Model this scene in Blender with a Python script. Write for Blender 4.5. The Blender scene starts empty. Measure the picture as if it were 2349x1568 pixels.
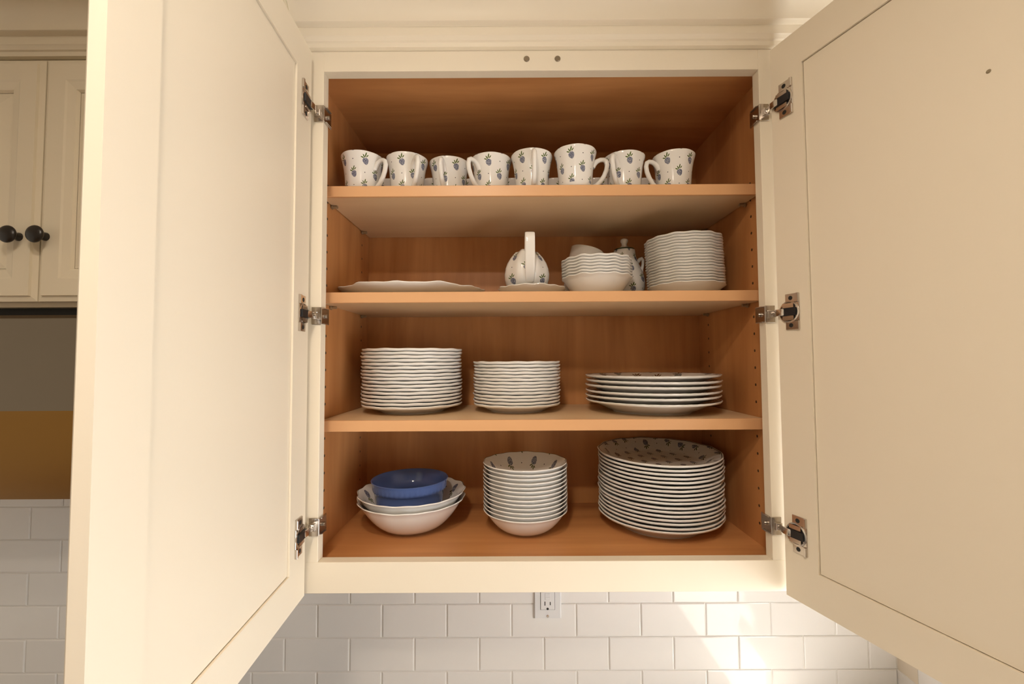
import bpy, bmesh, math, random
from mathutils import Vector, Matrix
random.seed(7)
PI = math.pi
S = bpy.context.scene
C = S.collection

# ------------------------------------------------------------------ camera
def set_camera():
    cd = bpy.data.cameras.new('camera'); co = bpy.data.objects.new('camera', cd); C.objects.link(co)
    yaw, pitch, roll = -0.00052, 0.04127, -0.00538
    fwd = Vector((math.sin(yaw)*math.cos(pitch), math.cos(yaw)*math.cos(pitch), math.sin(pitch)))
    right = Vector((math.cos(yaw), -math.sin(yaw), 0)); up = right.cross(fwd)
    r2 = right*math.cos(roll) + up*math.sin(roll); u2 = -right*math.sin(roll) + up*math.cos(roll)
    m = Matrix((r2, u2, -fwd)).transposed().to_4x4(); m.translation = Vector((-0.05155, -0.71047, 0.32646))
    co.matrix_world = m
    cd.sensor_width = 36.0; cd.lens = 985.735/2349*36.0; cd.clip_start = 0.01; cd.clip_end = 50
    S.camera = co
set_camera()

# ------------------------------------------------------------------ world, lights, exposure
S.view_settings.view_transform = 'Standard'; S.view_settings.look = 'None'
S.view_settings.exposure = 0.24; S.view_settings.gamma = 1.0; S.view_settings.use_curve_mapping = False
W = bpy.data.worlds.new('world'); S.world = W; W.use_nodes = True
W.node_tree.nodes['Background'].inputs[0].default_value = (1.0, 0.86, 0.68, 1)
W.node_tree.nodes['Background'].inputs[1].default_value = 0.42

def area(name, loc, direction, sx, sy, power, color, spread=180):
    l = bpy.data.lights.new(name, 'AREA'); l.shape = 'RECTANGLE'; l.size = sx; l.size_y = sy
    l.energy = power; l.color = color; l.spread = math.radians(spread)
    o = bpy.data.objects.new(name, l); C.objects.link(o)
    o.location = loc; o.rotation_euler = Vector(direction).to_track_quat('-Z', 'Y').to_euler()
    return o
# daylight coming in through the window in the right-hand wall
area('window_daylight', (0.985, -.81, -.10), (-1, 0, .0), 1.36, .72, 20, (0.92, 0.96, 1.0))
# late sun through the same window: it lands on the worktop in the right-hand corner and lights the cabinet from below
sl = bpy.data.lights.new('sun', 'SUN'); sl.energy = 25; sl.color = (1.0, .975, .95); sl.angle = math.radians(.6)
so = bpy.data.objects.new('sun', sl); C.objects.link(so); so.location = (3, -3, 4)
so.rotation_euler = Vector((-.35, .55, -.55)).to_track_quat('-Z', 'Y').to_euler()

# ------------------------------------------------------------------ node helpers
class NT:
    def __init__(self, name):
        self.m = bpy.data.materials.new(name); self.m.use_nodes = True
        self.t = self.m.node_tree; self.b = self.t.nodes['Principled BSDF']
    def n(self, kind, **kw):
        nd = self.t.nodes.new(kind)
        for k, v in kw.items(): setattr(nd, k, v)
        return nd
    def link(self, a, b): self.t.links.new(a, b)
    def put(self, sock, v):
        if hasattr(v, 'is_output') or hasattr(v, 'links'): self.link(v, sock)
        else: sock.default_value = v
    def math(self, op, a, b=None, c=None):
        nd = self.n('ShaderNodeMath', operation=op); self.put(nd.inputs[0], a)
        if b is not None: self.put(nd.inputs[1], b)
        if c is not None: self.put(nd.inputs[2], c)
        return nd.outputs[0]
    def mix(self, f, a, b):
        nd = self.n('ShaderNodeMix', data_type='RGBA'); self.put(nd.inputs[0], f)
        self.put(nd.inputs[6], a); self.put(nd.inputs[7], b); return nd.outputs[2]
    def xyz(self, v):
        nd = self.n('ShaderNodeSeparateXYZ'); self.link(v, nd.inputs[0]); return nd.outputs
    def coord(self, which='Object'): return self.n('ShaderNodeTexCoord').outputs[which]
    def mapping(self, v, scale=(1, 1, 1), loc=(0, 0, 0), rot=(0, 0, 0)):
        nd = self.n('ShaderNodeMapping'); self.link(v, nd.inputs[0])
        nd.inputs[1].default_value = loc; nd.inputs[2].default_value = rot; nd.inputs[3].default_value = scale
        return nd.outputs[0]
    def noise(self, v, scale=5, detail=2, rough=.5, dist=0):
        nd = self.n('ShaderNodeTexNoise'); self.link(v, nd.inputs['Vector'])
        nd.inputs['Scale'].default_value = scale; nd.inputs['Detail'].default_value = detail
        nd.inputs['Roughness'].default_value = rough; nd.inputs['Distortion'].default_value = dist
        return nd.outputs[0]
    def ramp(self, f, lo, hi):
        nd = self.n('ShaderNodeMapRange'); self.link(f, nd.inputs[0]); nd.inputs[1].default_value = lo; nd.inputs[2].default_value = hi
        return nd.outputs[0]
    def bump(self, h, strength=.1, dist=.001):
        nd = self.n('ShaderNodeBump'); nd.inputs['Strength'].default_value = strength; nd.inputs['Distance'].default_value = dist
        self.link(h, nd.inputs['Height']); self.link(nd.outputs[0], self.b.inputs['Normal'])
    def set(self, color=None, rough=.5, metal=0, spec=.5, coat=0):
        if color is not None: self.put(self.b.inputs['Base Color'], color if hasattr(color, 'links') else (*color, 1) if len(color) == 3 else color)
        self.b.inputs['Roughness'].default_value = rough; self.b.inputs['Metallic'].default_value = metal
        self.b.inputs['Specular IOR Level'].default_value = spec; self.b.inputs['Coat Weight'].default_value = coat
        return self.m

def mat_paint(name, col):
    t = NT(name); c = t.coord()
    n1 = t.noise(c, 6, 3); n2 = t.noise(c, 220, 2)
    colr = t.mix(t.math('MULTIPLY', n1, .10), (*col, 1), (col[0]*.86, col[1]*.82, col[2]*.74, 1))
    t.bump(n2, .06, .0006)
    return t.set(colr, .42, spec=.45)

def mat_wood(name, axis, c1, c2, holes=False):
    t = NT(name); c = t.coord()
    sc = [9, 9, 9]; sc[axis] = 1.1
    v = t.mapping(c, tuple(sc))
    big = t.noise(v, 1.1, 4, .6, .6)
    sc2 = [160, 160, 160]; sc2[axis] = 6
    fine = t.noise(t.mapping(c, tuple(sc2)), 1, 3, .6)
    fl = t.noise(c, 5, 2)
    f = t.math('ADD', t.math('MULTIPLY', t.ramp(big, .32, .68), .72), t.math('ADD', t.math('MULTIPLY', fine, .20), t.math('MULTIPLY', fl, .12)))
    col = t.mix(f, (*c1, 1), (*c2, 1))
    if holes:
        x, y, z = t.xyz(c)
        fz = t.math('MULTIPLY', t.math('SUBTRACT', t.math('FRACT', t.math('DIVIDE', t.math('SUBTRACT', z, .0615), .0313)), .5), .0313)
        inz = t.math('MULTIPLY', t.math('GREATER_THAN', z, .06), t.math('LESS_THAN', z, .73))
        m = None
        for yc in (.083, .268):
            dy = t.math('SUBTRACT', y, yc)
            d = t.math('SQRT', t.math('ADD', t.math('MULTIPLY', dy, dy), t.math('MULTIPLY', fz, fz)))
            h = t.math('LESS_THAN', d, .0026)
            m = h if m is None else t.math('MAXIMUM', m, h)
        col = t.mix(t.math('MULTIPLY', m, inz), col, (.05, .025, .01, 1))
    t.bump(fine, .05, .0004)
    return t.set(col, .38, spec=.4)

def mat_simple(name, col, rough=.5, metal=0, spec=.5, bump=None):
    t = NT(name); c = t.coord()
    n = t.noise(c, 35, 2)
    colr = t.mix(t.math('MULTIPLY', n, .12), (*col, 1), (col[0]*.8, col[1]*.8, col[2]*.8, 1))
    if bump: t.bump(t.noise(c, bump[0], 2), bump[1], .0008)
    return t.set(colr, rough, metal, spec)

def mat_print(name, cw, ch, base, berry, leaf, rot=-.3, dots=True, scale=1.0):
    """glazed china with a printed sprig: berry, three leaf strokes, single dots between; UV map is in metres"""
    t = NT(name); u, v, _ = t.xyz(t.coord('UV'))
    vr = t.math('DIVIDE', v, ch); row = t.math('FLOOR', vr)
    su = t.math('ADD', t.math('DIVIDE', u, cw), t.math('MULTIPLY', t.math('FLOORED_MODULO', row, 2), .5))
    x0 = t.math('MULTIPLY', t.math('SUBTRACT', t.math('FRACT', su), .5), cw)
    y0 = t.math('MULTIPLY', t.math('SUBTRACT', t.math('FRACT', vr), .5), ch)
    cr, sr = math.cos(rot)/scale, math.sin(rot)/scale
    x = t.math('ADD', t.math('MULTIPLY', x0, cr), t.math('MULTIPLY', y0, -sr))
    y = t.math('ADD', t.math('MULTIPLY', x0, sr), t.math('MULTIPLY', y0, cr))
    def ell(cx, cy, rx, ry, a=0):
        dx = t.math('SUBTRACT', x, cx); dy = t.math('SUBTRACT', y, cy); ca, sa = math.cos(a), math.sin(a)
        p = t.math('DIVIDE', t.math('ADD', t.math('MULTIPLY', dx, ca), t.math('MULTIPLY', dy, sa)), rx)
        q = t.math('DIVIDE', t.math('ADD', t.math('MULTIPLY', dx, -sa), t.math('MULTIPLY', dy, ca)), ry)
        return t.math('LESS_THAN', t.math('ADD', t.math('MULTIPLY', p, p), t.math('MULTIPLY', q, q)), 1.0)
    tap = t.math('ADD', 1.0, t.math('MULTIPLY', t.math('ADD', y, .0035), 45))
    px = t.math('DIVIDE', x, t.math('MULTIPLY', tap, .0054)); py = t.math('DIVIDE', t.math('ADD', y, .0038), .0062)
    bm_ = t.math('LESS_THAN', t.math('ADD', t.math('MULTIPLY', px, px), t.math('MULTIPLY', py, py)), 1.0)
    vo = t.n('ShaderNodeTexVoronoi'); vo.feature = 'DISTANCE_TO_EDGE'; vo.inputs['Scale'].default_value = 620
    t.link(t.coord('UV'), vo.inputs['Vector'])
    drup = t.math('LESS_THAN', vo.outputs['Distance'], .085)
    bcol = t.mix(drup, (*berry, 1), (.48, .50, .56, 1))
    lv = None
    for e in ((-.0040, .0042, .0010, .0030, .9), (-.0008, .0058, .0010, .0034, .25), (.0030, .0070, .0011, .0042, -.55), (.0052, .0046, .0009, .0028, -.95)):
        k = ell(*e); lv = k if lv is None else t.math('MAXIMUM', lv, k)
    col = t.mix(bm_, (*base, 1), bcol)
    col = t.mix(lv, col, (*leaf, 1))
    if dots:
        dx = t.math('SUBTRACT', cw/2, t.math('ABSOLUTE', x0))
        d = t.math('LESS_THAN', t.math('ADD', t.math('MULTIPLY', dx, dx), t.math('MULTIPLY', y0, y0)), .00092**2)
        col = t.mix(d, col, (.03, .03, .05, 1))
    return t.set(col, .12, spec=.5)

CREAM = (.86, .78, .64)
M = {}
M['paint'] = mat_paint('cream_paint', CREAM)
M['paint2'] = mat_paint('cream_paint_darker', (.80, .72, .56))  # slightly darker, yellower cream for the neighbouring cabinet and its crown
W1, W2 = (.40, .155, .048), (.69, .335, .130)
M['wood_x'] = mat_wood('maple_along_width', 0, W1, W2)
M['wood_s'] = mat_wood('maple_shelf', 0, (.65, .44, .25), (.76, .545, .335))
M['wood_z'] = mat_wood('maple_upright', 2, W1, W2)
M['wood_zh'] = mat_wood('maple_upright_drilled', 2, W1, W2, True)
M['edge'] = mat_wood('maple_edge', 0, (.70, .385, .185), (.75, .43, .215))
M['tile'] = mat_simple('white_tile_glaze', (.80, .78, .75), .07, bump=(14, .12))
M['grout'] = mat_simple('grout', (.80, .77, .72), .8)
M['china'] = mat_simple('white_china', (.86, .845, .82), .13)
M['berry_cup'] = mat_print('berry_cup_print', .046, .0235, (.86, .845, .82), (.03, .04, .11), (.07, .12, .015))
M['berry_flat'] = mat_print('berry_plate_print', .044, .024, (.86, .845, .82), (.03, .035, .09), (.06, .09, .02), rot=-1.9)
M['leaf_flat'] = mat_print('leaf_plate_print', .05, .036, (.83, .79, .73), (.05, .09, .03), (.12, .05, .015), rot=.8, dots=False, scale=1.5)
M['green_line'] = mat_simple('green_rim_line', (.035, .055, .02), .2)
M['red_line'] = mat_simple('brown_rim_line', (.22, .07, .035), .2)
M['blue'] = mat_simple('blue_glaze', (.088, .140, .345), .11)
M['steel'] = mat_simple('nickel_steel', (.62, .57, .52), .22, 1)
M['steel_b'] = mat_simple('brushed_steel', (.28, .23, .17), .38, 1)
M['black'] = mat_simple('black_plastic', (.012, .013, .016), .35)
M['bronze'] = mat_simple('dark_bronze', (.018, .013, .010), .3)
M['white'] = mat_simple('white_plastic', (.72, .72, .72), .35)
M['dark'] = mat_simple('dark_slot', (.015, .014, .012), .7)
M['wall'] = mat_simple('wall_plaster', (.74, .66, .54), .8, bump=(90, .05))
M['counter'] = mat_simple('polished_counter', (.72, .69, .64), .10)
M['floor'] = mat_wood('floor_boards', 0, (.30, .15, .06), (.42, .22, .09))
def mat_glow(name, col, k):
    t = NT(name); t.set((.9, .9, .9), .4); t.b.inputs['Emission Color'].default_value = (*col, 1); t.b.inputs['Emission Strength'].default_value = k
    return t.m
M['lamp'] = mat_glow('lamp_lens', (1.0, .78, .52), 8)
M['apron'] = mat_simple('golden_brushed_metal', (.36, .19, .05), .42, 1)  # golden-brown base colour, warmer than the canopy's steel
M['pin'] = mat_simple('shelf_pin_clear', (.30, .20, .11), .3)

# ------------------------------------------------------------------ mesh helpers
ORG = {}
def org(o): return ORG.get(o.name, Vector((0, 0, 0))) if o else Vector((0, 0, 0))
def link(o, parent=None):
    C.objects.link(o)
    if parent: o.parent = parent
    return o
def props(o, label=None, cat=None, group=None, kind=None, category=None):
    cat = cat or category
    for k, v in (('label', label), ('category', cat), ('group', group), ('kind', kind)):
        if v: o[k] = v
    return o
def empty(name, loc, parent=None, **kw):
    o = bpy.data.objects.new(name, None); o.empty_display_size = .03
    link(o, parent); o.location = Vector(loc) - org(parent); ORG[o.name] = Vector(loc)
    return props(o, **kw)
class MB:
    def __init__(self): self.v = []; self.f = []; self.mi = []
    def add(self, vs, fs, mi=0):
        n = len(self.v); self.v += [tuple(v) for v in vs]; self.f += [tuple(i+n for i in f) for f in fs]; self.mi += [mi]*len(fs); return self
    def box(self, x0, x1, y0, y1, z0, z1, mi=0, fn=None):
        vs = [(x, y, z) for x in (x0, x1) for y in (y0, y1) for z in (z0, z1)]
        if fn: vs = [fn(*p) for p in vs]
        return self.add(vs, [(0, 1, 3, 2), (4, 6, 7, 5), (0, 4, 5, 1), (2, 3, 7, 6), (0, 2, 6, 4), (1, 5, 7, 3)], mi)
    def tube(self, pts, rads, n=10, mi=0, cap=True, flat=None):
        """swept tube; flat=(side vector, aspect) makes a strap"""
        rings = []; pts = [Vector(p) for p in pts]; prev = None
        for i, p in enumerate(pts):
            t = (pts[min(i+1, len(pts)-1)] - pts[max(i-1, 0)]).normalized()
            if flat: a = Vector(flat[0]); a = (a - t*a.dot(t)).normalized()
            else:
                a = prev if prev else (Vector((0, 0, 1)) if abs(t.z) < .9 else Vector((1, 0, 0)))
                a = (a - t*a.dot(t)).normalized(); prev = a
            b = t.cross(a); r = rads[i] if hasattr(rads, '__len__') else rads; k = flat[1] if flat else 1
            ring = []
            for j in range(n):
                q = 2*PI*j/n; ca, sa = math.cos(q), math.sin(q)
                if flat:  # squarish cross-section
                    ca = math.copysign(abs(ca)**.45, ca); sa = math.copysign(abs(sa)**.45, sa)
                ring.append(p + a*ca*r*k + b*sa*r)
            rings.append(ring)
        vs = [v for r_ in rings for v in r_]; m = len(rings)
        fs = [(i*n+j, i*n+(j+1) % n, (i+1)*n+(j+1) % n, (i+1)*n+j) for i in range(m-1) for j in range(n)]
        if cap: fs += [tuple(range(n))[::-1], tuple(range((m-1)*n, m*n))]
        return self.add(vs, fs, mi)
    def lathe(self, prof, n=32, mi=0, center=(0, 0, 0), axis='z', fn=None, mis=None):
        vs = []; fs = []; mm = []
        for r, z in prof:
            for j in range(n):
                a = 2*PI*j/n; p = (r*math.cos(a), r*math.sin(a), z)
                if fn: p = fn(p, a, r)
                if axis == 'y': p = (p[0], p[2], p[1])
                elif axis == 'x': p = (p[2], p[0], p[1])
                vs.append((p[0]+center[0], p[1]+center[1], p[2]+center[2]))
        for i in range(len(prof)-1):
            for j in range(n):
                fs.append((i*n+j, i*n+(j+1) % n, (i+1)*n+(j+1) % n, (i+1)*n+j)); mm.append(mis[i] if mis else mi)
        k = len(self.v); self.v += vs; self.f += [tuple(q+k for q in f) for f in fs]; self.mi += mm
        return self
    def data(self, name, mats, smooth=False, uv=None, bevel=0, off=None, angle=40):
        me = bpy.data.meshes.new(name)
        vs = self.v if off is None else [tuple(Vector(v)-off) for v in self.v]
        me.from_pydata(vs, [], self.f)
        for m in (mats if isinstance(mats, (list, tuple)) else [mats]): me.materials.append(m)
        me.polygons.foreach_set('material_index', self.mi)
        bm = bmesh.new(); bm.from_mesh(me)
        bmesh.ops.remove_doubles(bm, verts=bm.verts, dist=1e-6)
        bmesh.ops.recalc_face_normals(bm, faces=bm.faces)
        if bevel: bmesh.ops.bevel(bm, geom=list(bm.edges), offset=bevel, segments=1 if bevel < .0012 else 2, affect='EDGES', profile=.6)
        if uv:
            lay = bm.loops.layers.uv.new('UVMap')
            for f in bm.faces:
                cs = [uv(l.vert.co) for l in f.loops]
                for l, c in zip(f.loops, cs):
                    c = list(c)
                    if len(c) > 2 and c[2]:      # wrap seam
                        ref = cs[0][0]
                        while c[0]-ref > c[2]/2: c[0] -= c[2]
                        while c[0]-ref < -c[2]/2: c[0] += c[2]
                    l[lay].uv = c[:2]
        bm.to_mesh(me); bm.free()
        if smooth:
            me.polygons.foreach_set('use_smooth', [True]*len(me.polygons))
            try: me.set_sharp_from_angle(angle=math.radians(angle))
            except Exception: pass
        return me
    def obj(self, name, mats, parent=None, smooth=False, uv=None, bevel=0, at=None, angle=40, **kw):
        o_ = Vector(at) if at is not None else org(parent)
        me = self.data(name, mats, smooth, uv, bevel, o_, angle)
        o = bpy.data.objects.new(name, me); link(o, parent)
        if at is not None: o.location = Vector(at) - org(parent); ORG[o.name] = Vector(at)
        else: ORG[o.name] = o_
        return props(o, **kw)
def box(name, x0, x1, y0, y1, z0, z1, mat, parent=None, bevel=0, at=None, fn=None, **kw):
    return MB().box(x0, x1, y0, y1, z0, z1, fn=fn).obj(name, mat, parent, bevel=bevel, at=at, **kw)

# ------------------------------------------------------------------ measured layout (metres, z = 0 at the opening's bottom edge)
OW, OH, T = .369, .817, .019           # half opening width, height, frame thickness
ZC, ZB = .8525, -.0493                 # frame top, bottom
XI, D = .396, .315                     # inside half width, back
ZT, ZF = .829, -.0103                  # inside top, floor
YS = .054                              # shelf front
SH = [(.6221, .6418), (.4296, .4486), (.2010, .2204)]
YW = .3348                             # tile face
FLOOR, CEIL, XR, COUNTER = -1.42, 1.03, .853, -.51

# ------------------------------------------------------------------ room shell
box('floor', -2.6, XR, -3.2, YW+.05, FLOOR-.05, FLOOR, M['floor'], kind='structure', label='brown wooden kitchen floor', category='floor')
box('ceiling', -2.6, XR+.15, -3.2, YW+.15, CEIL, CEIL+.05, M['wall'], kind='structure', label='plain kitchen ceiling', category='ceiling')
box('wall_front', -2.6, XR+.15, -3.3, -3.2, FLOOR, CEIL, M['wall'], kind='structure', label='plain wall across the kitchen facing the cabinets', category='wall')
wb = box('wall_back', -2.6, XR+.15, YW+.002, YW+.12, FLOOR, CEIL, M['grout'], kind='structure', label='back wall covered in white subway tiles', category='wall')
WY0, WY1, WZ0, WZ1 = -1.45, -.17, -.42, .22
mb = MB()
mb.box(XR+.002, XR+.12, WY1, YW+.002, FLOOR, CEIL); mb.box(XR+.002, XR+.12, -3.2, WY0, FLOOR, CEIL)
mb.box(XR+.002, XR+.12, WY0, WY1, FLOOR, WZ0); mb.box(XR+.002, XR+.12, WY0, WY1, WZ1, CEIL)
wr = mb.obj('wall_right', M['wall'], kind='structure', label='side wall to the right with white tiles in the corner', category='wall')
mb = MB()
for a in ((WY0, WY0+.05, WZ0, WZ1), (WY1-.03, WY1, WZ0, WZ1), (WY0, WY1, WZ0, WZ0+.03), (WY0, WY1, WZ1-.05, WZ1), (-1.00, -.96, WZ0, WZ1)):
    mb.box(XR+.02, XR+.06, *a)
mb.obj('window_1', M['paint'], kind='structure', label='white framed window in the right wall', category='window')

# tiles: one bevelled mesh per size, copied along the courses
PX, PZ, TX0, TZ0 = .1535, .07747, -.05686, -.25201
def tile_mesh(w, h, side=False):
    t_ = .006; b = .0022; mb = MB()
    def P(a, d, z): return (d, a, z) if side else (a, d, z)
    vs = [P(a, -0.0, z) for a, z in ((-w/2+b, -h/2+b), (w/2-b, -h/2+b), (w/2-b, h/2-b), (-w/2+b, h/2-b))]
    vs += [P(a, .0012, z) for a, z in ((-w/2, -h/2), (w/2, -h/2), (w/2, h/2), (-w/2, h/2))]
    vs += [P(a, t_, z) for a, z in ((-w/2, -h/2), (w/2, -h/2), (w/2, h/2), (-w/2, h/2))]
    fs = [(0, 1, 2, 3)] + [(i, i+4, (i+1) % 4+4, (i+1) % 4) for i in range(4)] + [(i+4, i+8, (i+1) % 4+8, (i+1) % 4+4) for i in range(4)]
    mb.add(vs, fs); return mb.data('tile', M['tile'])
tm = tile_mesh(PX-.0024, PZ-.0022)
cache = {}
def put_tile(me, loc, parent, rot=(0, 0, 0)):
    o = bpy.data.objects.new('tile', me); link(o, parent); o.location = Vector(loc); o.rotation_euler = rot
for row in range(-5, 4):      # course 0 hangs under joint line TZ0
    zc = TZ0 - (row+.5)*PZ
    if row == -5: x_lo, x_hi = -1.75, -1.23
    elif row < -2: x_lo, x_hi = -1.75, -.414
    else: x_lo, x_hi = -1.75, XR
    if zc-PZ/2 < COUNTER: break
    shift = 0 if row % 2 == 0 else .5
    i = math.floor((x_lo-TX0)/PX)
    while True:
        a = TX0+(i+shift)*PX; b = a+PX; i += 1
        if a >= x_hi-.004: break
        if b <= x_lo: continue
        if row < -2 and b > x_hi: continue
        me = tm; w = PX
        if b > XR:
            w = XR-a; k = round(w, 4)
            if k not in cache: cache[k] = tile_mesh(w-.0024, PZ-.0022)
            me = cache[k]
        tilt = (random.uniform(-.004, .004), 0, random.uniform(-.004, .004))
        put_tile(me, (a+w/2, YW+random.uniform(-.0003, .0003)-.0005, zc), wb, tilt)
tms = tile_mesh(PX-.0024, PZ-.0022, True)
for row in range(-1, 4):
    zc = TZ0-(row+.5)*PZ
    if zc-PZ/2 < COUNTER: break
    for i in range(4):
        put_tile(tms, (XR, YW-.05-(i+(.5 if row % 2 else 0))*PX, zc), wr, (0, 0, random.uniform(-.003, .003)))
mb = MB(); n_ = [(-1.6, YW+.001), (-1.6, -.30), (.20, -.30), (.20, -2.2), (XR+.001, -2.2), (XR+.001, YW+.001)]
mb.add([(x, y, z) for z in (COUNTER-.03, COUNTER) for x, y in n_], [tuple(range(6)), tuple(range(6, 12))]+[(i, (i+1) % 6, 6+(i+1) % 6, 6+i) for i in range(6)])
mb.obj('countertop', M['counter'], at=(0, 0, COUNTER), label='polished stone worktop running below the wall cabinets', category='worktop')

ck = empty('cooktop', (-.82, .02, COUNTER), label='black glass cooktop under the hood, added unseen to cut worktop bounce', cat='cooktop')  # added out of view to lower the worktop's bounce onto the tiles
box('glass_plate', -1.18, -.46, -.23, .27, COUNTER, COUNTER+.006, M['black'], ck, .0015)
for x, y, r in ((-1.0, .12, .09), (-.64, .12, .075), (-1.0, -.10, .075), (-.64, -.10, .10)):
    MB().lathe([(r, .0062), (r-.003, .0066), (r-.006, .0062)], 40, center=(x, y, COUNTER)).obj('burner_ring', M['steel_b'], ck, smooth=True)
# crown mouldings
def crown(name, x0, x1, dz, y0, mat, label):
    pr = [(0, .8525), (-.0085, .8527), (-.0095, .8595), (-.0125, .8610), (-.0150, .8668), (-.0160, .8675), (-.0165, .8815), (-.0180, .8818), (-.0265, .8822)]
    for k in range(9):
        a = k/8*PI/2; pr.append((-.028-.030*(1-math.cos(a)), .8832+.034*math.sin(a)))
    pr += [(-.062, .9180), (-.064, .9250), (-.075, .9270)]
    for k in range(7):
        a = k/6*PI/2; pr.append((-.076-.026*math.sin(a), .930+.040*(1-math.cos(a))))
    pr += [(-.106, .985), (-.106, CEIL-dz), (.02, CEIL-dz), (.02, .8525)]
    n = len(pr); mb = MB()
    vs = [(x, y+y0, z+dz) for x in (x0, x1) for y, z in pr]
    mb.add(vs, [(i, (i+1) % n, n+(i+1) % n, n+i) for i in range(n)] + [tuple(range(n)), tuple(range(2*n-1, n-1, -1))])
    return mb.obj(name, mat, smooth=True, kind='structure', label=label, category='moulding', angle=35)
crown('trim_1', -.414, XR, 0, 0, M['paint'], 'cream crown moulding above the open dish cabinet')
crown('trim_2', -1.30, -.4145, -.012, 0, M['paint2'], 'cream crown moulding above the neighbouring closed cabinet')

# recessed ceiling lights, each with its own warm lamp
def downlight(x, y, power, label):
    dl = empty('ceiling_light', (x, y, CEIL), label=label, cat='light', group='recessed ceiling lights')
    MB().lathe([(.075, -.0005), (.074, -.004), (.060, -.006), (.052, -.001)], 32, center=(x, y, CEIL)).obj('trim_ring', M['white'], dl, smooth=True)
    MB().lathe([(.052, -.0015), (.0005, -.0015)], 32, center=(x, y, CEIL)).obj('lens', M['lamp'], dl)
    l = bpy.data.lights.new('ceiling_lamp', 'AREA'); l.shape = 'DISK'; l.size = .10; l.energy = power; l.color = (1.0, .85, .69)
    o = bpy.data.objects.new('ceiling_lamp', l); C.objects.link(o); o.parent = dl; o.location = (0, 0, -.012)
downlight(-.18, -.80, 4.2, 'recessed ceiling light nearest the cabinet')
downlight(-.22, -1.15, 5.2, 'recessed ceiling light farther into the room')

# ------------------------------------------------------------------ the open wall cabinet
cab = empty('wall_cabinet', (0, 0, ZB), label='open cream wall cabinet with maple interior and three shelves of dishes', cat='cabinet')
SW = .408
box('stile', -SW, -OW, 0, T, 0, ZC, M['paint'], cab, .0005); box('stile', OW, SW, 0, T, 0, ZC, M['paint'], cab, .0005)
box('rail', -OW, OW, 0, T, OH, ZC, M['paint'], cab, .0005); box('rail', -SW, SW, 0, T, ZB, 0, M['paint'], cab, .0005)
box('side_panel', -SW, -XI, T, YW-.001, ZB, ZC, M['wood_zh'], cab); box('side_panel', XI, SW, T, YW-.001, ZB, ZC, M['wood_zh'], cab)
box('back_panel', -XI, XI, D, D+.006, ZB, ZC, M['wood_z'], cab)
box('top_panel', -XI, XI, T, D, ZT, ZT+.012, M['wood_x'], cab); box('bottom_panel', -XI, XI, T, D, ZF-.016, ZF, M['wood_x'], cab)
for x in (-.0245, .0282):
    MB().lathe([(0, -.0016), (.0042, -.0016), (.0049, -.0010), (.0049, .002)], 20, center=(x, 0, .8370), axis='y').obj('catch_magnet', M['steel_b'], cab, smooth=True, label='grey round magnet on the top rail')
for zb, zt in SH:
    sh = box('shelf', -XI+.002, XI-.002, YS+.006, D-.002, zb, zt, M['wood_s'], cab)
    box('edge_band', -XI+.002, XI-.002, YS, YS+.006, zb, zt, M['edge'], sh, .0006)
    for x in (-1, 1):
        for y in (.098, .262):
            mb = MB(); mb.tube([(x*(XI-.001), y, zb-.0032), (x*(XI-.013), y, zb-.0032)], .0026, 10)
            mb.tube([(x*(XI-.002), y, zb-.0030), (x*(XI-.0045), y, zb-.0030)], .0045, 10)
            mb.obj('shelf_pin', M['pin'], cab, smooth=True)

DT = .019
def make_door(hx, hy, th, side, zt, zb, s, w, gs):
    d = Vector((side*math.sin(th), -math.cos(th), 0))
    n = Vector((-d.y, d.x, 0)) if side < 0 else Vector((d.y, -d.x, 0))     # inner-face normal
    if n.x*side > 0: n = -n
    h = Vector((hx, hy, 0))
    P = lambda u, ww, z: tuple(h + d*u + n*ww + Vector((0, 0, z)))
    door = empty('door', (hx, hy, zb), cab, label='cream shaker cabinet door swung open, inner side showing')
    ch = .006
    def prof(u0, u1, z0, z1, cu0=0, cu1=0, cz0=0, cz1=0, name='door_stile'):
        # slab with chamfers on chosen outer-face edges
        mb = MB()
        f = [(u0, 0, z0), (u1, 0, z0), (u1, 0, z1), (u0, 0, z1)]
        m = [(u0, -DT+ch, z0), (u1, -DT+ch, z0), (u1, -DT+ch, z1), (u0, -DT+ch, z1)]
        b = [(u0+cu0, -DT, z0+cz0), (u1-cu1, -DT, z0+cz0), (u1-cu1, -DT, z1-cz1), (u0+cu0, -DT, z1-cz1)]
        vs = [P(*q) for q in f+m+b]
        fs = [(0, 1, 2, 3), (8, 9, 10, 11)] + [(i, (i+1) % 4, (i+1) % 4+4, i+4) for i in range(4)] + [(i+4, (i+1) % 4+4, (i+1) % 4+8, i+8) for i in range(4)]
        mb.add(vs, fs); return mb.obj(name, M['paint'], door)
    prof(0, s, zb, zt, cu0=ch, cz0=ch, cz1=ch); prof(w-s, w, zb, zt, cu1=ch, cz0=ch, cz1=ch)
    prof(s, w-s, zt-gs, zt, cz1=ch, name='door_rail'); prof(s, w-s, zb, zb+gs, cz0=ch, name='door_rail')
    g = .0013
    mb = MB(); mb.box(s+g, w-s-g, -.011, -.0030, zb+gs+g, zt-gs-g, fn=P); mb.box(s-.001, w-s+.001, -.0125, -.0115, zb+gs-.001, zt-gs+.001, fn=P)
    mb.obj('door_panel', M['paint'], door)
    return P
PL = make_door(-.3833, -.0141, -.0724, -1, .8396, -.0447, .0546, .3841, .0555)
PR = make_door(.3808, -.0138, .3048, 1, .8390, -.0470, .0537, .3841, .0549)

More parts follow.
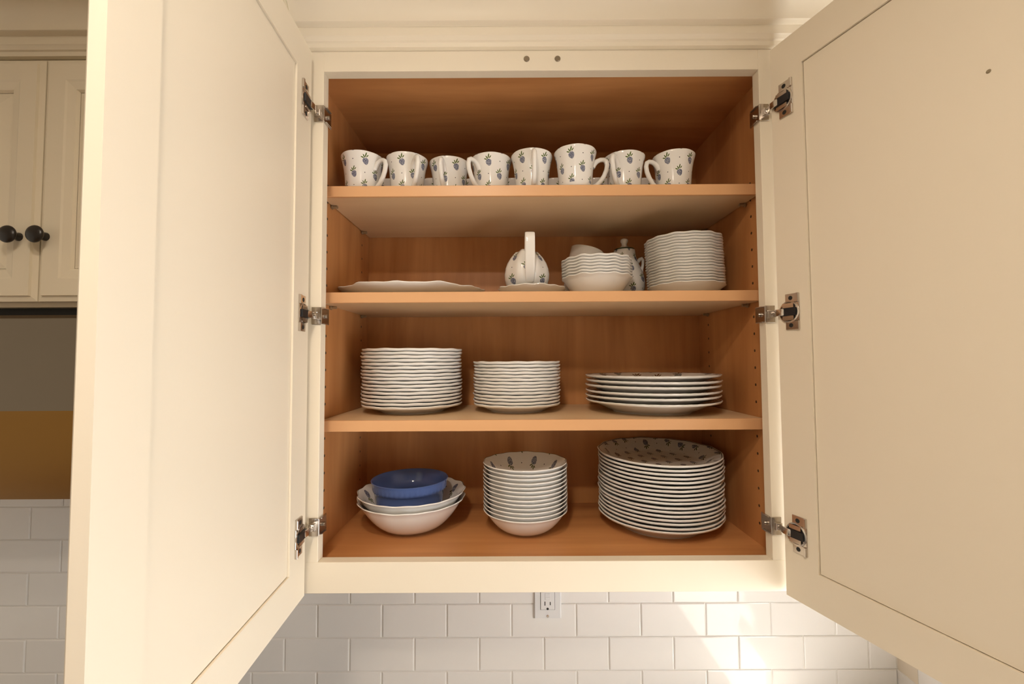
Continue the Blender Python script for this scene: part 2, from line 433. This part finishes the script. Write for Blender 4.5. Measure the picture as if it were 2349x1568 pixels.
def make_hinge(P, side, z):
    hg = empty('hinge', (side*.376, 0, z), cab, label='nickel concealed cabinet hinge')
    H = .0145
    X = lambda a: side*a
    # bracket wrapping the stile: face leaf, reveal leaf
    mb = MB(); mb.box(X(OW-.0016), X(.3835), -.0026, -.0003, z-H, z+H); br = mb.obj('frame_bracket', M['steel'], hg, bevel=.0007)
    mb = MB(); mb.box(X(OW-.0026), X(OW-.0002), -.0026, .026, z-H+.001, z+H-.001)
    mb.box(X(OW-.0052), X(OW-.0026), .0015, .021, z-H+.001, z-H+.0025); mb.box(X(OW-.0052), X(OW-.0026), .0015, .021, z+H-.0025, z+H-.001)
    mb.obj('reveal_leaf', M['steel'], hg, bevel=.0005)
    MB().box(X(.3722), X(.3826), -.0062, -.0024, z-.0062, z+.0062).obj('adjuster_block', M['steel'], hg, bevel=.0012)
    MB().lathe([(0, -.0068), (.0014, -.0068), (.0016, -.0078), (.0030, -.0076), (.0033, -.0060)], 16, center=(X(.3774), 0, z), axis='y').obj('screw', M['steel'], hg, smooth=True)
    mb = MB(); mb.tube([(X(OW-.003), .0125, z), (X(OW-.0065), .0125, z)], .0034, 14); mb.obj('screw', M['steel'], hg, smooth=True)
    # door cup with wings
    mb = MB()
    U0, U1 = .0150, .0385; zz = .0285
    for s_ in (-1, 1):
        z0, z1 = sorted((z+s_*zz, z+s_*.0145)); mb.box(U0, U1-.004, 0, .0022, z0, z1, fn=P); mb.box(U1-.0042, U1, 0, .0042, z0, z1, fn=P)
    mb.box(.0315, U1, .0002, .0018, z-.0148, z+.0148, fn=P)
    mb.obj('mounting_wing', M['steel'], hg, bevel=.0006)
    n = 28
    for s_ in (-1, 1):
        mb = MB(); cu = .0245; zc = z+s_*.0215
        vs = [P(cu+.0034*math.cos(2*PI*k/12), .0025, zc+.0034*math.sin(2*PI*k/12)) for k in range(12)]+[P(cu+.0034*math.cos(2*PI*k/12), .0015, zc+.0034*math.sin(2*PI*k/12)) for k in range(12)]
        mb.add(vs, [tuple(range(12))]+[(k, (k+1) % 12, 12+(k+1) % 12, 12+k) for k in range(12)]); mb.obj('screw_hole', M['dark'], hg)
    mb = MB(); R_ = .0172; cu = .0215
    rings = [(R_, .0004), (R_, .0024), (R_-.0022, .0030), (R_-.0030, .0016)]
    vs = [P(cu+r*math.cos(2*PI*k/n), ww, z+r*math.sin(2*PI*k/n)) for r, ww in rings for k in range(n)]
    mb.add(vs, [(i*n+k, i*n+(k+1) % n, (i+1)*n+(k+1) % n, (i+1)*n+k) for i in range(3) for k in range(n)])
    for s_ in (-1, 1):   # pressed metal cheeks beside the arm
        z0, z1 = sorted((z+s_*.0065, z+s_*.0135)); mb.box(.011, .030, .0008, .0036, z0, z1, fn=P)
    mb.obj('hinge_cup', M['steel'], hg, smooth=True, angle=30)
    mb = MB(); vs = [P(cu+(R_-.003)*math.cos(2*PI*k/n), .0012, z+(R_-.003)*math.sin(2*PI*k/n)) for k in range(n)]
    mb.add(vs, [tuple(range(n))]); mb.box(.0085, .0350, .0010, .0060, z-.0060, z+.0060, fn=P); mb.obj('cup_insert', M['black'], hg, bevel=0)
    a = Vector(P(.0125, .0066, z)); b = Vector((X(.3790), -.0052, z)); mid = (a+b)/2+Vector((-side*.0020, -.0012, 0))
    mb = MB(); mb.tube([P(.0150, .0050, z), a, mid, b], .0012, 12, flat=((0, 0, 1), 4.6)); mb.obj('hinge_arm', M['steel'], hg, smooth=True)
for z in (.7433, .4008, .0567): make_hinge(PL, -1, z)
for z in (.7412, .3996, .0550): make_hinge(PR, 1, z)
# little dark bumper on the right door's panel
mb = MB(); q = [PR(.2600+.0022*math.cos(2*PI*k/14), -.0028, .6330+.0022*math.sin(2*PI*k/14)) for k in range(14)]; q2 = [PR(.2600+.0012*math.cos(2*PI*k/14), -.0018, .6330+.0012*math.sin(2*PI*k/14)) for k in range(14)]
mb.add(q+q2, [(k, (k+1) % 14, 14+(k+1) % 14, 14+k) for k in range(14)]+[tuple(range(14, 28))]); mb.obj('bumper', mat_simple('bumper_felt', (.30, .24, .15), .8), cab, label='small dark spot on the right door panel')

# ------------------------------------------------------------------ neighbouring closed cabinet and hood
nb = empty('wall_cabinet', (-.82, 0, .4176), label='closed cream wall cabinet with raised panel doors and dark ball knobs', cat='cabinet')
P2 = M['paint2']; NX0, NX1, NS = -1.22, -.4145, -.8235
box('carcass', NX0, NX1, T, YW-.001, .4176, .840, P2, nb)
box('face_frame', NX0, NX1, 0, T, .4176, .840, P2, nb, .0006)
def raised_door(x0, x1, z0, z1, kx):
    dr = empty('door', ((x0+x1)/2, -.02, z0), nb); yf = -.0205; e = .009
    # frame with bevelled outer edge, moulded step, raised field
    mb = MB()
    def ring(ins, y): return [(x0+ins, y, z0+ins), (x1-ins, y, z0+ins), (x1-ins, y, z1-ins), (x0+ins, y, z1-ins)]
    rs = [ring(0, -.001), ring(0, yf+.006), ring(e-.001, yf+.0035), ring(e, yf), ring(.036, yf), ring(.039, yf+.0015), ring(.051, yf+.004), ring(.054, yf+.0085)]
    vs = [v for r_ in rs for v in r_]
    mb.add(vs, [(i*4+k, i*4+(k+1) % 4, (i+1)*4+(k+1) % 4, (i+1)*4+k) for i in range(len(rs)-1) for k in range(4)]); mb.obj('door_frame', P2, dr)
    mb = MB(); rs = [ring(.0545, yf+.0085), ring(.058, yf+.008), ring(.085, yf+.002), ring(.087, yf+.0012)]
    vs = [v for r_ in rs for v in r_]; mb.add(vs, [(i*4+k, i*4+(k+1) % 4, (i+1)*4+(k+1) % 4, (i+1)*4+k) for i in range(3) for k in range(4)]+[(12, 13, 14, 15)]); mb.obj('door_panel', P2, dr)
    R_ = .0140; pr = [(.0068, yf+.001), (.0068, yf-.002), (.0050, yf-.005), (.0040, yf-.009)]
    for k in range(1, 13):
        a = PI*(.10+.90*k/12); pr.append((R_*math.sin(a), yf-.0165+.0058*math.cos(a)))
    MB().lathe(pr, 24, center=(kx, 0, .5300), axis='y').obj('knob', M['bronze'], dr, smooth=True, angle=60)
raised_door(NX0+.012, NS-.0012, .4254, .8285, -.8520); raised_door(NS+.0012, NX1-.012, .4254, .8285, -.8085)

hood = empty('range_hood', (-.82, .15, .09), label='brushed metal range hood beneath the closed cabinet', cat='hood')
box('shadow_gap', NX0+.004, NX1-.004, .012, YW-.003, .404, .4172, M['dark'], hood)  # dark strip painted in for the shadow line beneath the cabinet
def slab(pr, name, mat):
    n = len(pr); mb = MB(); mb.add([(x, y, z) for x in (NX0+.002, NX1-.002) for y, z in pr], [(i, (i+1) % n, n+(i+1) % n, n+i) for i in range(n)]+[tuple(range(n)), tuple(range(2*n-1, n-1, -1))])
    return mb.obj(name, mat, hood, smooth=True, angle=30)
slab([(-.012, .2478), (-.012, .398), (-.006, .404), (YW-.003, .404), (YW-.003, .2478)], 'canopy', M['steel_b'])
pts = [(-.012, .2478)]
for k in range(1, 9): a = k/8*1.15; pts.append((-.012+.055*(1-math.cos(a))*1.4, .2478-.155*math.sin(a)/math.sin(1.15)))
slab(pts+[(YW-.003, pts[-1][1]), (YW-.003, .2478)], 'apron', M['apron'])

# ------------------------------------------------------------------ outlet under the cabinet
ol = empty('wall_outlet', (.0285, YW, -.2856), label='white electrical outlet on the tiles under the cabinet', cat='outlet')
yo = YW-.0005; ox = .0285
mb = MB(); e = .0035
for z0, z1 in ((-.2856, -.1706),):
    fr = [(ox-.033, yo, z0), (ox+.033, yo, z0), (ox+.033, yo, z1), (ox-.033, yo, z1)]; ff = [(ox-.033+e, yo-.0058, z0+e), (ox+.033-e, yo-.0058, z0+e), (ox+.033-e, yo-.0058, z1-e), (ox-.033+e, yo-.0058, z1-e)]
    mb.add(fr+ff, [(4, 5, 6, 7)]+[(i, (i+1) % 4, (i+1) % 4+4, i+4) for i in range(4)])
mb.obj('cover_plate', M['white'], ol)
zc_ = -.2281
MB().box(ox-.0172, ox+.0172, yo-.0060, yo-.0052, zc_-.0348, zc_+.0348).obj('gasket_gap', M['dark'], ol)
MB().box(ox-.0164, ox+.0164, yo-.0072, yo-.0050, zc_-.0342, zc_+.0342).obj('receptacle', M['white'], ol, bevel=.0008)
for zz, up in ((-.2478, 1), (-.2084, -1)):
    for dx, h in ((-.0062, .0046), (.0064, .0037)):
        MB().box(ox+dx-.0010, ox+dx+.0010, yo-.0075, yo-.0068, zz-h, zz+h).obj('slot', M['dark'], ol)
    MB().lathe([(0, yo-.0075), (.0028, yo-.0075), (.0028, yo-.0068)], 16, center=(ox, 0, zz-up*.0122), axis='y').obj('ground_hole', M['dark'], ol)
for zz in (-.2365, -.2278): MB().box(ox-.0062, ox+.0062, yo-.0080, yo-.0066, zz-.0034, zz+.0034).obj('test_button', M['white'], ol, bevel=.0006)
for zz in (-.2780, -.1782):
    MB().lathe([(0, yo-.0068), (.0025, yo-.0066), (.0034, yo-.0056)], 16, center=(ox, 0, zz), axis='y').obj('screw', M['steel'], ol, smooth=True)

# ------------------------------------------------------------------ dishes
def wave(a, ks): return sum(m*math.sin(k*a+p) for k, m, p in ks)
def dish(name, prof, mis, mats, n=96, R=.1, ar=0.0, az=0.0, ks=((18, 1, 0),), uvmode=None, sx=1, sy=1, power=6, cell=None):
    """turned dish; prof = (r, z) from underside centre out to the lip and back to the inside centre"""
    def fn(p, a, r):
        w = (r/R)**power; q = wave(a, ks); k = 1+ar*q*w/R
        return (p[0]*k*sx, p[1]*k*sy, p[2]+az*q*w)
    mb = MB().lathe(prof, n, fn=fn, mis=mis)
    if uvmode == 'flat': uv = lambda c: (c.x+.011, c.y+.007)
    elif uvmode == 'polar':
        nc, cw, ch = cell; per = nc*cw
        uv = lambda c: (math.atan2(c.y, c.x)/(2*PI)*per, math.hypot(c.x, c.y), per)
    else: uv = None
    return mb.data(name, mats, True, uv, angle=50)
ORD = ['top', 'second', 'third', 'fourth', 'fifth', 'sixth', 'seventh', 'eighth', 'ninth', 'tenth', 'eleventh', 'twelfth', 'thirteenth', 'fourteenth', 'fifteenth', 'sixteenth', 'seventeenth', 'eighteenth', 'nineteenth']
def ordinal(i, n):
    return 'topmost' if i == n-1 else 'lowest' if i == 0 else ORD[n-1-i]
def stack(name, me, n, base, top_dz, lab, cat, group, jit=.0010, tilt=.0025, spin=6.28, tops=None, lean=(0, 0), drift=None, dzj=0):
    """n copies, one object each; label counts from the top of the stack"""
    pitch = top_dz/(n-1)
    for i in range(n):
        o = bpy.data.objects.new(name, me); C.objects.link(o)
        f = i/(n-1); dx = drift(f) if drift else 0
        j = jit if i else 0
        o.location = (base[0]+random.uniform(-j, j)+dx, base[1]+random.uniform(-j, j), base[2]+pitch*i+(random.uniform(-dzj, dzj) if 0 < i < n-1 else 0))
        t_ = tilt if i else 0
        o.rotation_mode = 'ZYX'; o.rotation_euler = (lean[0]*f+random.uniform(-t_, t_), lean[1]*f+random.uniform(-t_, t_), random.uniform(0, spin))
        w = ordinal(i, n)
        pos = w if w in ('topmost', 'lowest') else w+' from top'
        props(o, label=lab % pos, cat=cat, group=group)
CH = [M['china'], M['green_line'], M['berry_flat']]

def plate_prof(R, h, foot, th=.0042, well=.70):
    w = R*well
    pr = [(.0005, .0022), (foot-.004, .0022), (foot-.002, 0), (foot+.0015, 0), (foot+.0035, .0028), (w, .0050), (R*.87, h-.0070), (R-.0022, h-th-.0008), (R-.0003, h-th*.62), (R, h-th*.30), (R-.0010, h-.0002), (R-.0026, h-.0004), (R-.0040, h-.0010), (R*.87, h-.0040), (w+.004, .0088), (w-.006, .0062), (w*.5, .0060), (.0005, .0060)]
    mi = [0]*11+[1]+[2]*(len(pr)-13)
    return pr, mi
IRR = ((14, .8, .3), (9, .35, 1.7), (5, .3, .4))
# third shelf: three stacks
pr, mi = plate_prof(.1032, .0185, .062)
me = dish('side_plate', pr, mi, CH, R=.1032, ar=.0009, az=.0005, ks=IRR, uvmode='flat')
stack('side_plate', me, 17, (-.2615, .198, SH[2][1]), .1110, 'scalloped white side plate, %s in the left stack on third shelf', 'plate', 'side plates in left stack on third shelf')
pr, mi = plate_prof(.0908, .0185, .054)
me = dish('bread_plate', pr, mi, CH, R=.0908, ar=.0009, az=.0005, ks=IRR, uvmode='flat')
stack('bread_plate', me, 14, (-.0425, .198, SH[2][1]), .0845, 'small scalloped plate, %s in the middle stack on third shelf', 'plate', 'small plates in middle stack on third shelf')
pr, mi = plate_prof(.1330, .0255, .076, th=.0034, well=.66)
me = dish('rimmed_plate', pr, mi, [M['china'], M['red_line'], M['leaf_flat']], n=112, R=.133, ar=.0002, az=.00015, ks=((40, 1, 0),), uvmode='flat')
stack('rimmed_plate', me, 6, (.2345, .180, SH[2][1]), .0500, 'wide smooth plate with brown rim, %s in the right stack on third shelf', 'plate', 'brown rimmed plates on third shelf', tilt=.004, dzj=.0006)
# cabinet floor: dinner plates, bowls, serving bowls
pr, mi = plate_prof(.1224, .0285, .078, th=.0038, well=.70)
me = dish('dinner_plate', pr, mi, CH, n=112, R=.1224, ar=.0010, az=.0005, ks=((14, .8, 0), (9, .4, 1)), uvmode='flat')
stack('dinner_plate', me, 17, (.2490, .188, ZF), .1215, 'berry dinner plate, %s in the tall stack on the cabinet floor', 'plate', 'dinner plates on the cabinet floor', jit=.0012, tilt=.0022, lean=(.034, 0))

def bowl_prof(R, h, foot, th=.0027, bulge=.62, flare=.0046):
    pr = [(.0005, .0022), (foot-.003, .0022), (foot-.002, 0), (foot+.001, 0), (foot+.002, .002)]
    N = 8; out = [(foot+.002, .002)]
    for k in range(1, N+1):
        f = k/N; out.append((foot+.002+(R-flare-foot-.002)*f**bulge, .002+(h-.0065)*f**1.15))
    pr += out[1:]
    pr += [(R-.0014, h-.0030), (R-.0002, h-.0019), (R, h-.0011), (R-.0004, h-.0004), (R-.0010, h), (R-.0018, h-.0004)]
    no = len(pr)-2
    for k in range(N-1, 0, -1):
        a, b = Vector(out[k-1]), Vector(out[k+1]); t_ = (b-a).normalized(); nrm = Vector((-t_.y, t_.x)); q = Vector(out[k])+nrm*th; pr.append((q.x, q.y))
    pr += [(foot-.001, .0042), (.0005, .0040)]
    mi = [0]*no+[1]+[2]*(len(pr)-no-2)
    return pr, mi
BW = [M['china'], M['green_line'], mat_print('berry_bowl_print', .050, .026, (.86, .845, .82), (.03, .035, .09), (.06, .09, .02), rot=2.9)]
pr, mi = bowl_prof(.0836, .0440, .034, th=.0023)
me = dish('cereal_bowl', pr, mi, BW, R=.0836, ar=.0008, az=.0004, ks=IRR, uvmode='polar', cell=(8, .050, .026))
stack('cereal_bowl', me, 13, (-.0270, .160, ZF), .0915, 'berry cereal bowl, %s in the middle stack on the cabinet floor', 'bowl', 'cereal bowls on the cabinet floor', jit=.0005, tilt=.003, dzj=.0002, spin=.12)
pr, mi = bowl_prof(.1068, .0625, .040, th=.0034)
me = dish('serving_bowl', pr, mi, BW, n=120, R=.1068, ar=.0016, az=.0010, ks=((16, .8, 0), (7, .5, 1)), uvmode='polar', cell=(10, .050, .026))
for dz, lab in ((0, 'large berry serving bowl, lower of the two beneath the blue bowl'), (.0133, 'large berry serving bowl, upper of the two holding the blue bowl')):
    o = bpy.data.objects.new('serving_bowl', me); C.objects.link(o); o.location = (-.2564, .175, ZF+dz); o.rotation_euler = (.004, 0, .4+dz*60)
    props(o, label=lab, cat='bowl', group='serving bowls on the cabinet floor')
# blue bowl with a beaded band
RB = .0772; hb = .0800
pr = [(.0005, .002), (.044, .002), (.046, 0), (.049, .0005), (.058, .006), (.0635, .016), (.0655, .030), (.0668, .046), (.0674, .0560), (.0690, .0580), (.0712, .0600), (.0722, .0640), (.0738, .0720), (.0752, .0775), (RB-.0010, hb-.0008), (RB-.0022, hb), (RB-.0040, hb-.0012), (.0705, .0690), (.0672, .0580), (.0650, .0500), (.0610, .0462), (.0520, .0448), (.0005, .0445)]
def bead(p, a, r):
    if .0585 > p[2] or p[2] > .0650 or r < .0695: return p
    k = 1+.0010*abs(math.sin(a*23))/.07
    return (p[0]*k, p[1]*k, p[2]-.0008*abs(math.sin(a*23)))
MB().lathe(pr, 230, fn=bead).obj('round_dish', M['blue'], None, smooth=True, angle=60, label='cobalt blue glazed dish with beaded rim inside the serving bowls', cat='dish')
bpy.data.objects['round_dish'].location = (-.2602, .172, .0125); bpy.data.objects['round_dish'].scale = (1, 1, .954)

# second shelf
def saucer_prof(R, h, foot, th=.0031):
    pr = [(.0005, .0022), (foot-.003, .0022), (foot-.002, 0), (foot+.001, 0), (foot+.004, .0025), (foot+(R-foot)*.45, h*.36), (foot+(R-foot)*.80, h*.70), (R-.0016, h-th), (R, h-th*.55), (R-.0002, h-th*.2), (R-.0014, h), (R-.0030, h-.0008), (foot+(R-foot)*.75, h*.76), (foot+(R-foot)*.40, h*.44), (foot, .0040), (.0005, .0038)]
    return pr, [0]*10+[1]+[2]*(len(pr)-12)
pr, mi = saucer_prof(.0742, .0240, .040)
me = dish('saucer', pr, mi, CH, R=.0742, ar=.0009, az=.0006, ks=IRR, uvmode='flat')
stack('saucer', me, 18, (.3010, .155, SH[1][1]), .0930, 'white scalloped saucer, %s in the tall stack on second shelf', 'saucer', 'saucers in the tall stack on second shelf', jit=.0006, tilt=.002, spin=.03, drift=lambda f: -.0050*f)
pr, mi = bowl_prof(.0700, .0395, .034, th=.0013, bulge=.80, flare=.0042)
me = dish('fruit_bowl', pr, mi, BW, R=.0700, ar=.0010, az=.0011, ks=IRR, uvmode='polar', cell=(7, .050, .026))
stack('fruit_bowl', me, 7, (.1185, .145, SH[1][1]), .0345, 'small white fruit bowl, %s in the short stack on second shelf', 'bowl', 'fruit bowls on second shelf', jit=.0003, tilt=.0015, spin=.012, drift=lambda f: -.001*f)
# oval platter
pr = [(.0005, .003), (.078, .003), (.082, 0), (.086, 0), (.092, .0035), (.118, .0085), (.138, .0150), (.1475, .0185), (.1495, .0205), (.1490, .0218), (.1470, .0222), (.1455, .0215), (.120, .0125), (.098, .0075), (.0005, .0068)]
me = dish('oval_platter', pr, [0]*10+[1]+[2]*3, CH, n=144, R=.1495, ar=.0022, az=.0011, ks=((12, .8, .4), (7, .7, 2.0), (24, .35, 0)), uvmode='flat', sy=.80, power=5)
o = bpy.data.objects.new('oval_platter', me); C.objects.link(o); o.location = (-.2600, .182, SH[1][1]); o.rotation_euler = (0, .0, -.10)
props(o, label='large white oval platter with wavy rim lying on second shelf', cat='platter')
# sauce boat and its plate
pr, mi = saucer_prof(.0686, .0215, .036)
me = dish('underplate', pr, mi, CH, R=.0686, ar=.0014, az=.0009, ks=IRR, uvmode='flat')
o = bpy.data.objects.new('underplate', me); C.objects.link(o); o.location = (-.0108, .160, SH[1][1]); o.rotation_euler = (0, 0, .8)
props(o, label='white scalloped plate under the gravy boat on second shelf', cat='plate')
GX, GY, GZ = -.0212, .165, SH[1][1]+.0075
sb = empty('gravy_boat', (GX, GY, GZ), label='white berry gravy boat with tall loop handle facing front', cat='gravy boat')
def boat(p, a, r):
    x, y, z = p; f = max(0, z/.085)
    lob = 1+.030*math.cos(8*a+PI)*min(1, f*1.6)
    ly = 1.20+.25*f
    zz = z-(.004*f*f*(math.sin(a)) if z > .02 else 0) + .0010*math.cos(8*a+PI)*f*f
    return (x*lob, y*lob*ly, zz)
pr = [(.0005, .003), (.026, .003), (.027, 0), (.030, 0), (.0295, .004), (.034, .010), (.0415, .020), (.0455, .031), (.0462, .041), (.0442, .052), (.0405, .062), (.0345, .072), (.0280, .080), (.0240, .0845), (.0228, .0842), (.0240, .081), (.031, .071), (.037, .061), (.042, .050), (.0435, .040), (.042, .030), (.036, .018), (.020, .008), (.0005, .007)]
per = 5*.046
MB().lathe(pr, 96, center=(GX, GY, GZ), fn=boat, mis=[2]*13+[0]*(len(pr)-14)).obj('boat_body', [M['china'], M['green_line'], M['berry_cup']], sb, smooth=True, uv=lambda c: (math.atan2(c.y, c.x)/(2*PI)*per+.0345, c.z*1.0+.0080, per), angle=60)
hp = []
raw = [(.1150, .4780), (.1060, .4880), (.0990, .5020), (.0945, .5200), (.0915, .5400), (.0905, .5560), (.0930, .5640), (.1000, .5670), (.1110, .5640), (.1200, .5540), (.1270, .5400), (.1320, .5300)]
MB().tube([(GX+.0042, y, z) for y, z in raw], [.0030, .0034, .0036, .0036, .0036, .0036, .0036, .0036, .0036, .0036, .0036, .0032], 20, flat=((1, 0, 0), 2.65)).obj('handle', M['china'], sb, smooth=True, angle=60)
# covered sugar bowl
UX, UY, UZ = .2012, .245, SH[1][1]
sg = empty('sugar_bowl', (UX, UY, UZ), label='covered berry sugar bowl with knobbed lid behind the fruit bowls', cat='sugar bowl')
pr = [(.0005, .003), (.024, .003), (.025, 0), (.029, 0), (.031, .006), (.038, .018), (.0432, .034), (.0440, .048), (.0415, .062), (.0355, .078), (.0295, .092), (.0255, .104), (.0238, .112), (.0232, .1205), (.0215, .1210), (.0220, .110), (.028, .090), (.040, .060), (.041, .040), (.020, .008), (.0005, .007)]
MB().lathe(pr, 64, center=(UX, UY, UZ), mis=[2]*13+[0]*7).obj('bowl_body', [M['china'], M['green_line'], M['berry_cup']], sb if False else sg, smooth=True, uv=lambda c: (math.atan2(c.y, c.x)/(2*PI)*per+.006, c.z+.004, per), angle=60)
lid = MB().lathe([(.0215, .1205), (.0222, .1222), (.0215, .1236), (.0190, .1246), (.0140, .1262), (.0090, .1290), (.0062, .1320)], 40, center=(UX, UY, UZ), mis=[1, 1, 0, 0, 0, 0]).obj('lid', [M['china'], M['green_line']], sg, smooth=True)
MB().lathe([(.0062, .1318), (.0055, .1345), (.0066, .1375), (.0082, .1405), (.0086, .1432), (.0076, .1458), (.0050, .1474), (.0005, .1480)], 28, center=(UX, UY, UZ)).obj('finial', M['china'], lid, smooth=True)
for s_ in (-1, 1):
    MB().tube([(UX+s_*.029, UY, UZ+.094), (UX+s_*.0345, UY, UZ+.1010), (UX+s_*.0385, UY, UZ+.1030), (UX+s_*.0415, UY, UZ+.0985), (UX+s_*.0410, UY, UZ+.0890), (UX+s_*.0385, UY, UZ+.0780), (UX+s_*.038, UY, UZ+.0700)], [.004, .0042, .0040, .0036, .0034, .0034, .0036], 12).obj('handle', M['china'], sg, smooth=True)

# ------------------------------------------------------------------ cups
RC, HC = .0398, .0735
prc = [(.0005, .004), (.024, .004), (.0250, .0008), (.0262, 0), (.0285, .0005), (.0300, .0030), (.0308, .008), (.0316, .020), (.0326, .034), (.0342, .048), (.0364, .060), (.0388, .0685), (RC, HC-.0012), (RC-.0003, HC-.0002), (RC-.0012, HC), (RC-.0022, HC-.0006), (.0364, .0660), (.0335, .056), (.0306, .040), (.0295, .022), (.0278, .009), (.0005, .007)]
def facet(p, a, r): 
    k = 1+.006*math.cos(8*a)*(1 if r > .029 else 0); return (p[0]*k, p[1]*k, p[2])
cup_me = MB().lathe(prc, 64, fn=facet, mis=[0]*6+[2]*7+[0]*2+[1]+[0]*5).data('cup_body', [M['china'], M['green_line'], M['berry_cup']], True, uv=lambda c: (math.atan2(c.y, c.x)/(2*PI)*per, c.z+.0002+.0470, per), angle=60)
hr = [(.0318, .0460), (.0350, .0515), (.0405, .0572), (.0470, .0600), (.0535, .0600), (.0580, .0570), (.0597, .0500), (.0582, .0400), (.0535, .0285), (.0465, .0180), (.0385, .0105), (.0300, .0065)]
han_me = MB().tube([(x, 0, z) for x, z in hr], [.0054, .0050, .0045, .0042, .0042, .0043, .0043, .0043, .0043, .0044, .0046, .0048], 14).data('cup_handle', M['china'], True, angle=60)
def cup(x, y, ang, label, group, z=SH[0][1], tilt=None, plain=False):
    r = bpy.data.objects.new('cup', None); C.objects.link(r); r.empty_display_size = .02
    r.location = (x, y, z); r.rotation_euler = (tilt[0] if tilt else 0, tilt[1] if tilt else 0, ang)
    for nm, me in (('cup_body', cup_me), ('handle', han_me)):
        o = bpy.data.objects.new(nm, me); C.objects.link(o); o.parent = r
    props(r, label=label, cat='cup', group=group)
R_ = math.radians
front = [(-.3389, .106, -28, 'leftmost berry cup in the front row, handle turned right'), (-.2543, .113, -58, 'second berry cup from the left in the front row'),
         (-.1746, .131, -98, 'third berry cup from the left in the front row'), (-.0905, .117, -133, 'fourth berry cup from the left in the front row'),
         (-.0120, .102, -88, 'fifth berry cup from left in the front row, handle facing forward'), (.0694, .088, -3, 'sixth berry cup from the left, standing closest to the shelf edge'),
         (.1683, .112, -125, 'seventh berry cup from the left in the front row'), (.2626, .108, -165, 'rightmost berry cup in the front row, handle turned left')]
for x, y, a, l in front: cup(x, y, R_(a), l, 'berry cups in the front row on top shelf')
bn = ['first', 'second', 'third', 'fourth', 'fifth', 'sixth', 'seventh']
for i, x in enumerate((-.315, -.222, -.130, -.046, .045, .135, .232)):
    cup(x, .232+random.uniform(-.004, .004), R_(random.choice((-150, 60, 120, 30, 100))), 'berry cup in the back row on top shelf, %s from the left' % bn[i], 'berry cups in the back row on top shelf')
# plain white cup tipped behind the fruit bowls
tc = empty('cup', (.0880, .245, SH[1][1]), label='plain white cup tipped behind the fruit bowls on second shelf', cat='cup')
E0 = Vector((.0880, .245, SH[1][1]))
rm = Matrix.Rotation(.26, 3, 'Y')
prt = [(.0005, .003), (.022, .003), (.024, 0), (.027, .0005), (.031, .020), (.034, .060), (.0365, .098), (.0372, .1180), (.0362, .1190), (.0350, .1180), (.0340, .095), (.031, .055), (.028, .020), (.0005, .006)]
mb = MB().lathe(prt, 48); mb.v = [tuple(rm @ Vector(v)+E0+Vector((0, 0, .0072))) for v in mb.v]
mb.obj('cup_body', M['china'], tc, smooth=True, angle=60)
